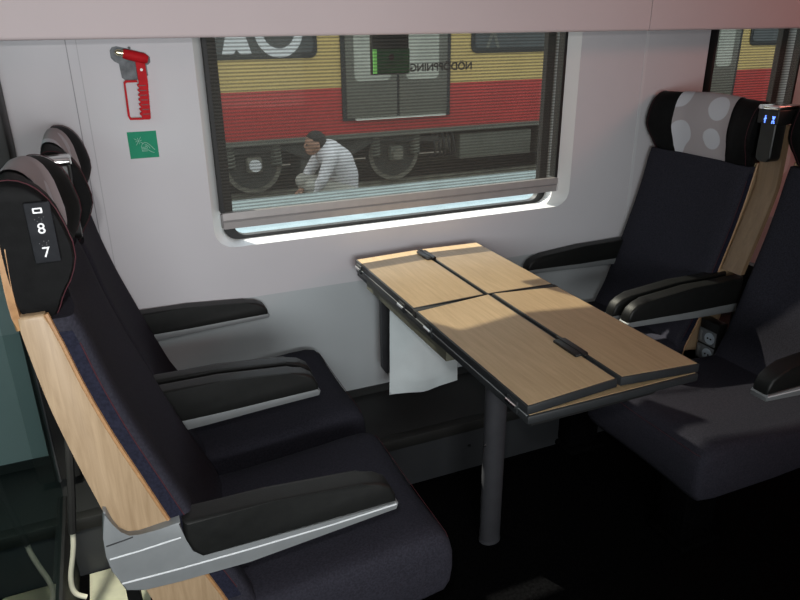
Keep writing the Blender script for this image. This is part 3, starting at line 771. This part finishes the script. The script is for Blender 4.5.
# ------------------------------------------------------------------ crouching person outside
PX, PY = 2.08, 4.8
PP = thing('person', 'person in white shirt and khaki trousers crouching beside the train, facing left', 'person', (PX, PY, GZ))
def ball(bm, c, r, sc=(1, 1, 1), seg=16):
    mx = Matrix.Translation(Vector(c)) @ Matrix.Diagonal((*sc, 1))
    bmesh.ops.create_uvsphere(bm, u_segments=seg, v_segments=seg // 2 + 2, radius=r, matrix=mx)
def fuse(name, links, balls, m, parent, voxel=.009, smooth=6):
    """tapered limbs and rounded masses grown into ONE continuous surface"""
    bm = bmesh.new()
    for a, ra, b, rb in links:
        tube([a, b], [ra, rb], 16, bm=bm); ball(bm, a, ra); ball(bm, b, rb)
    for c, r, sc in balls: ball(bm, c, r, sc)
    o = finish(name, bm, m, parent)
    rm = o.modifiers.new('fuse', 'REMESH'); rm.mode = 'VOXEL'; rm.voxel_size = voxel; rm.use_smooth_shade = True
    sm = o.modifiers.new('soften', 'SMOOTH'); sm.factor = .5; sm.iterations = smooth
    return o
z0 = -GZ
def pv(x, y, z): return (x - PX, y, z + z0)
# joints (x, y offset, z) — y offset negative is toward the carriage we look from
J = dict(pelvis=pv(2.27, 0, -.20), waist=pv(2.26, 0, -.05), chest=pv(2.20, 0, .09), ches2=pv(2.11, 0, .19), neck=pv(2.05, 0, .265), head0=pv(2.00, 0, .265), head1=pv(1.965, 0, .280),
         hl=pv(2.26, -.10, -.22), hr=pv(2.26, .10, -.22), kl=pv(1.87, -.15, -.10), kr=pv(1.86, .15, -.10), al=pv(2.05, -.13, -.47), ar=pv(2.05, .13, -.47), tl=pv(1.88, -.14, -.53), tr=pv(1.88, .14, -.53),
         sl=pv(2.07, -.17, .16), sr=pv(2.07, .16, .16), el=pv(1.96, -.22, -.03), er=pv(1.94, .18, -.02), wl=pv(1.87, -.18, -.16), wr=pv(1.86, .13, -.14), hdl=pv(1.84, -.165, -.215), hdr=pv(1.83, .11, -.19))
def chain(names, rad, extra=()):
    pass
names = ['pelvis', 'waist', 'chest', 'ches2', 'neck', 'head0', 'head1', 'hl', 'kl', 'al', 'tl', 'hr', 'kr', 'ar', 'tr', 'sl', 'el', 'wl', 'sr', 'er', 'wr', 'hdl', 'hdr']
idx = {n: i for i, n in enumerate(names)}
E_ = [('pelvis', 'waist'), ('waist', 'chest'), ('chest', 'ches2'), ('ches2', 'neck'), ('neck', 'head0'), ('head0', 'head1'), ('pelvis', 'hl'), ('hl', 'kl'), ('kl', 'al'), ('al', 'tl'), ('pelvis', 'hr'), ('hr', 'kr'), ('kr', 'ar'), ('ar', 'tr'),
      ('ches2', 'sl'), ('sl', 'el'), ('el', 'wl'), ('wl', 'hdl'), ('ches2', 'sr'), ('sr', 'er'), ('er', 'wr'), ('wr', 'hdr')]
R_ = dict(pelvis=.10, waist=.095, chest=.10, ches2=.075, neck=.047, head0=.062, head1=.078, hl=.085, kl=.055, al=.036, tl=.03, hr=.085, kr=.055, ar=.036, tr=.03, sl=.046, el=.036, wl=.026, sr=.046, er=.036, wr=.026, hdl=.03, hdr=.03)
R_.update(neck=.05, head0=.055, head1=.06)
links = [(J[a], R_[a], J[b], R_[b]) for a, b in E_]
balls = []
hb = Vector(J['head1'])
balls.append((hb + Vector((.0, 0, .02)), .092, (1.08, .86, 1.12)))          # skull
balls.append((hb + Vector((-.040, 0, -.045)), .058, (1.0, .85, 1.0)))        # jaw
balls.append((hb + Vector((-.098, 0, -.008)), .016, (1.1, .8, 1.3)))         # nose
for sg in (-1, 1): balls.append((hb + Vector((.012, sg * .080, .005)), .022, (.8, .45, 1.3)))   # ears
for h, sgn in (('hdl', -1), ('hdr', 1)):      # five separate fingers rooted in each palm
    b = Vector(J[h]); balls.append((b, .036, (.9, 1.05, .6)))
    for k in range(4):
        L = (.030, .036, .033, .025)[k]; o0 = b + Vector((-.016, (k - 1.5) * .021, -.004))
        p1 = o0 + Vector((-L, (k - 1.5) * .003, -.008)); p2 = p1 + Vector((-L * .6, 0, -.022))
        links += [(o0, .0095, p1, .0088), (p1, .0088, p2, .0075)]
    t0 = b + Vector((.010, -sgn * .030, -.004)); t1 = t0 + Vector((-.026, -sgn * .020, -.012))
    links.append((t0, .011, t1, .009))
fuse('body', links, balls, M['skin'], PP, voxel=.0065, smooth=3)
def cloth(name, pairs, grow, m, extra=(), voxel=.010):
    return fuse(name, [(J[a], R_[a] + grow.get(a, .014), J[b], R_[b] + grow.get(b, .014)) for a, b in pairs], list(extra), m, PP, voxel=voxel)
wl2 = {k: .016 for k in J}
wl2.update(pelvis=.035, waist=.055, chest=.062, ches2=.062, sl=.026, sr=.026, el=.020, er=.020, wl=.014, wr=.014)
ncol = Vector(J['ches2']) * .45 + Vector(J['neck']) * .55
cloth('shirt', [('pelvis', 'waist'), ('waist', 'chest'), ('chest', 'ches2'), ('ches2', 'sl'), ('sl', 'el'), ('el', 'wl'), ('ches2', 'sr'), ('sr', 'er'), ('er', 'wr')], wl2, M['shirt'], [(tuple(ncol), .070, (1, 1, 1))])
tr2 = dict(pelvis=.038, hl=.018, hr=.018, kl=.024, kr=.024, al=.020, ar=.020)
cloth('trousers', [('pelvis', 'hl'), ('hl', 'kl'), ('kl', 'al'), ('pelvis', 'hr'), ('hr', 'kr'), ('kr', 'ar')], tr2, M['khaki'])
for q in ('l', 'r'):
    a, b = Vector(J['a' + q]), Vector(J['t' + q])
    fuse('shoe', [(a + Vector((.045, 0, -.052)), .046, b + Vector((-.02, 0, -.004)), .038), (b + Vector((-.02, 0, -.004)), .038, b + Vector((-.07, 0, -.010)), .030)], [], M['shoe'], PP, voxel=.008)
hm = bmesh.new(); ball(hm, (0, 0, 0), .100, (1.06, .90, 1.05), 24)
for v in list(hm.verts):
    if v.co.x < -.045 and v.co.z < .045: v.co.x = -.045 + (v.co.x + .045) * .15
    if v.co.z < -.055: v.co.z = -.055 + (v.co.z + .055) * .3
    if v.co.z < .01 and v.co.x < .01: v.co.y *= .80
o = finish('hair', hm, M['hair'], PP, ang=80); o.location = hb + Vector((.014, 0, .036))
for sg in (-1, 1):
    e = bmesh.new(); ball(e, (0, 0, 0), .011, (.7, 1.2, .8))
    o = finish('eye', e, M['black_print'], PP); o.location = hb + Vector((-.088, sg * .032, .012))
e = tube([(-.0, -.020, .002), (-.006, 0, 0), (-.0, .020, .002)], .0045, 6)
o = finish('mouth', e, M['dark_red'], PP); o.location = hb + Vector((-.092, 0, -.058))

# ------------------------------------------------------------------ lights
def area(name, loc, target, size, power, color=(1, 1, 1), sy=None):
    l = bpy.data.lights.new(name, 'AREA'); l.energy = power; l.color = color; l.size = size
    if sy: l.shape = 'RECTANGLE'; l.size_y = sy
    o = bpy.data.objects.new(name, l); COL.objects.link(o); o.location = loc
    o.rotation_euler = (Vector(target) - Vector(loc)).to_track_quat('-Z', 'Y').to_euler()
    return o
sun = bpy.data.lights.new('sun', 'SUN'); sun.energy = 8.8; sun.angle = radians(.9); sun.color = (1, .95, .84)
so = bpy.data.objects.new('sun', sun); COL.objects.link(so)
so.rotation_euler = Vector((.46, -.94, -1)).to_track_quat('-Z', 'Y').to_euler()
fill1 = area('aisle_fill', (.05, -2.8, 1.12), (.05, 0, 1.05), .9, 12.3, (.95, .99, 1), .6)  # unseen fill added behind the camera; the aisle wall has no windows
fill1.data.spread = radians(112)
fill2 = area('aisle_fill', (.95, -2.85, 1.15), (.3, 0, .9), .9, 2.6, (.95, .99, 1), .6)  # second unseen fill, added further right
fill2.data.spread = radians(130)
area('red_fill', (2.9, -1.5, 1.95), (2.3, 0, 1.6), .7, 6.5, (1, .31, .23), .4)  # unseen fill added to redden the right end of the rack
area('vestibule_fill', (-1.6, -1.0, 1.9), (-1.0, 0, .7), .8, 14, (.93, 1, .97), .8)  # unseen fill added to lighten the wall seen through the partition
fl_ = bpy.data.lights.new('camera_flash', 'SPOT'); fl_.energy = 20; fl_.spot_size = radians(95); fl_.spot_blend = .6; fl_.shadow_soft_size = .02; fl_.color = (1, .98, .96)
fo = bpy.data.objects.new('camera_flash', fl_); COL.objects.link(fo); fo.location = (-.02, -1.87, 1.50)
fo.rotation_euler = (Vector((.35, 0, .95)) - Vector(fo.location)).to_track_quat('-Z', 'Y').to_euler()
sp_ = bpy.data.lights.new('floor_patch_spot', 'SPOT'); sp_.energy = 30; sp_.spot_size = radians(42); sp_.spot_blend = .3; sp_.shadow_soft_size = .02; sp_.color = (1, .97, .85)  # unseen spot added to brighten the cream patch and the rod
spo = bpy.data.objects.new('floor_patch_spot', sp_); COL.objects.link(spo); spo.location = (-.15, -.62, 1.0)
spo.rotation_euler = (Vector((-.13, -.26, 0)) - Vector(spo.location)).to_track_quat('-Z', 'Y').to_euler()
w = bpy.data.worlds.new('World'); SC.world = w; w.use_nodes = True
bgn = w.node_tree.nodes['Background']; bgn.inputs['Color'].default_value = (.80, .90, 1, 1); bgn.inputs['Strength'].default_value = 2.1

# ------------------------------------------------------------------ camera
yaw, pitch, roll, f = .4025, .3833, -.0099, 682.633
Fv = Vector((sin(yaw) * cos(pitch), cos(yaw) * cos(pitch), -sin(pitch)))
R0 = Vector((cos(yaw), -sin(yaw), 0)); U0 = R0.cross(Fv)
Rv = R0 * cos(roll) + U0 * sin(roll); Uv = -R0 * sin(roll) + U0 * cos(roll)
cam = bpy.data.cameras.new('camera'); co = bpy.data.objects.new('camera', cam); COL.objects.link(co)
cam.sensor_fit = 'HORIZONTAL'; cam.sensor_width = 36; cam.lens = f / 800 * 36; cam.clip_start = .02; cam.clip_end = 200
mx = Matrix((Rv, Uv, -Fv)).transposed().to_4x4(); mx.translation = Vector((.0365, -1.857, 1.3806))
co.matrix_world = mx
SC.camera = co
SC.view_settings.view_transform = 'Standard'; SC.view_settings.look = 'None'
SC.view_settings.exposure = 0; SC.view_settings.gamma = 1
SC.cycles.max_bounces = 8; SC.cycles.transparent_max_bounces = 16
SC.cycles.caustics_reflective = False; SC.cycles.caustics_refractive = False
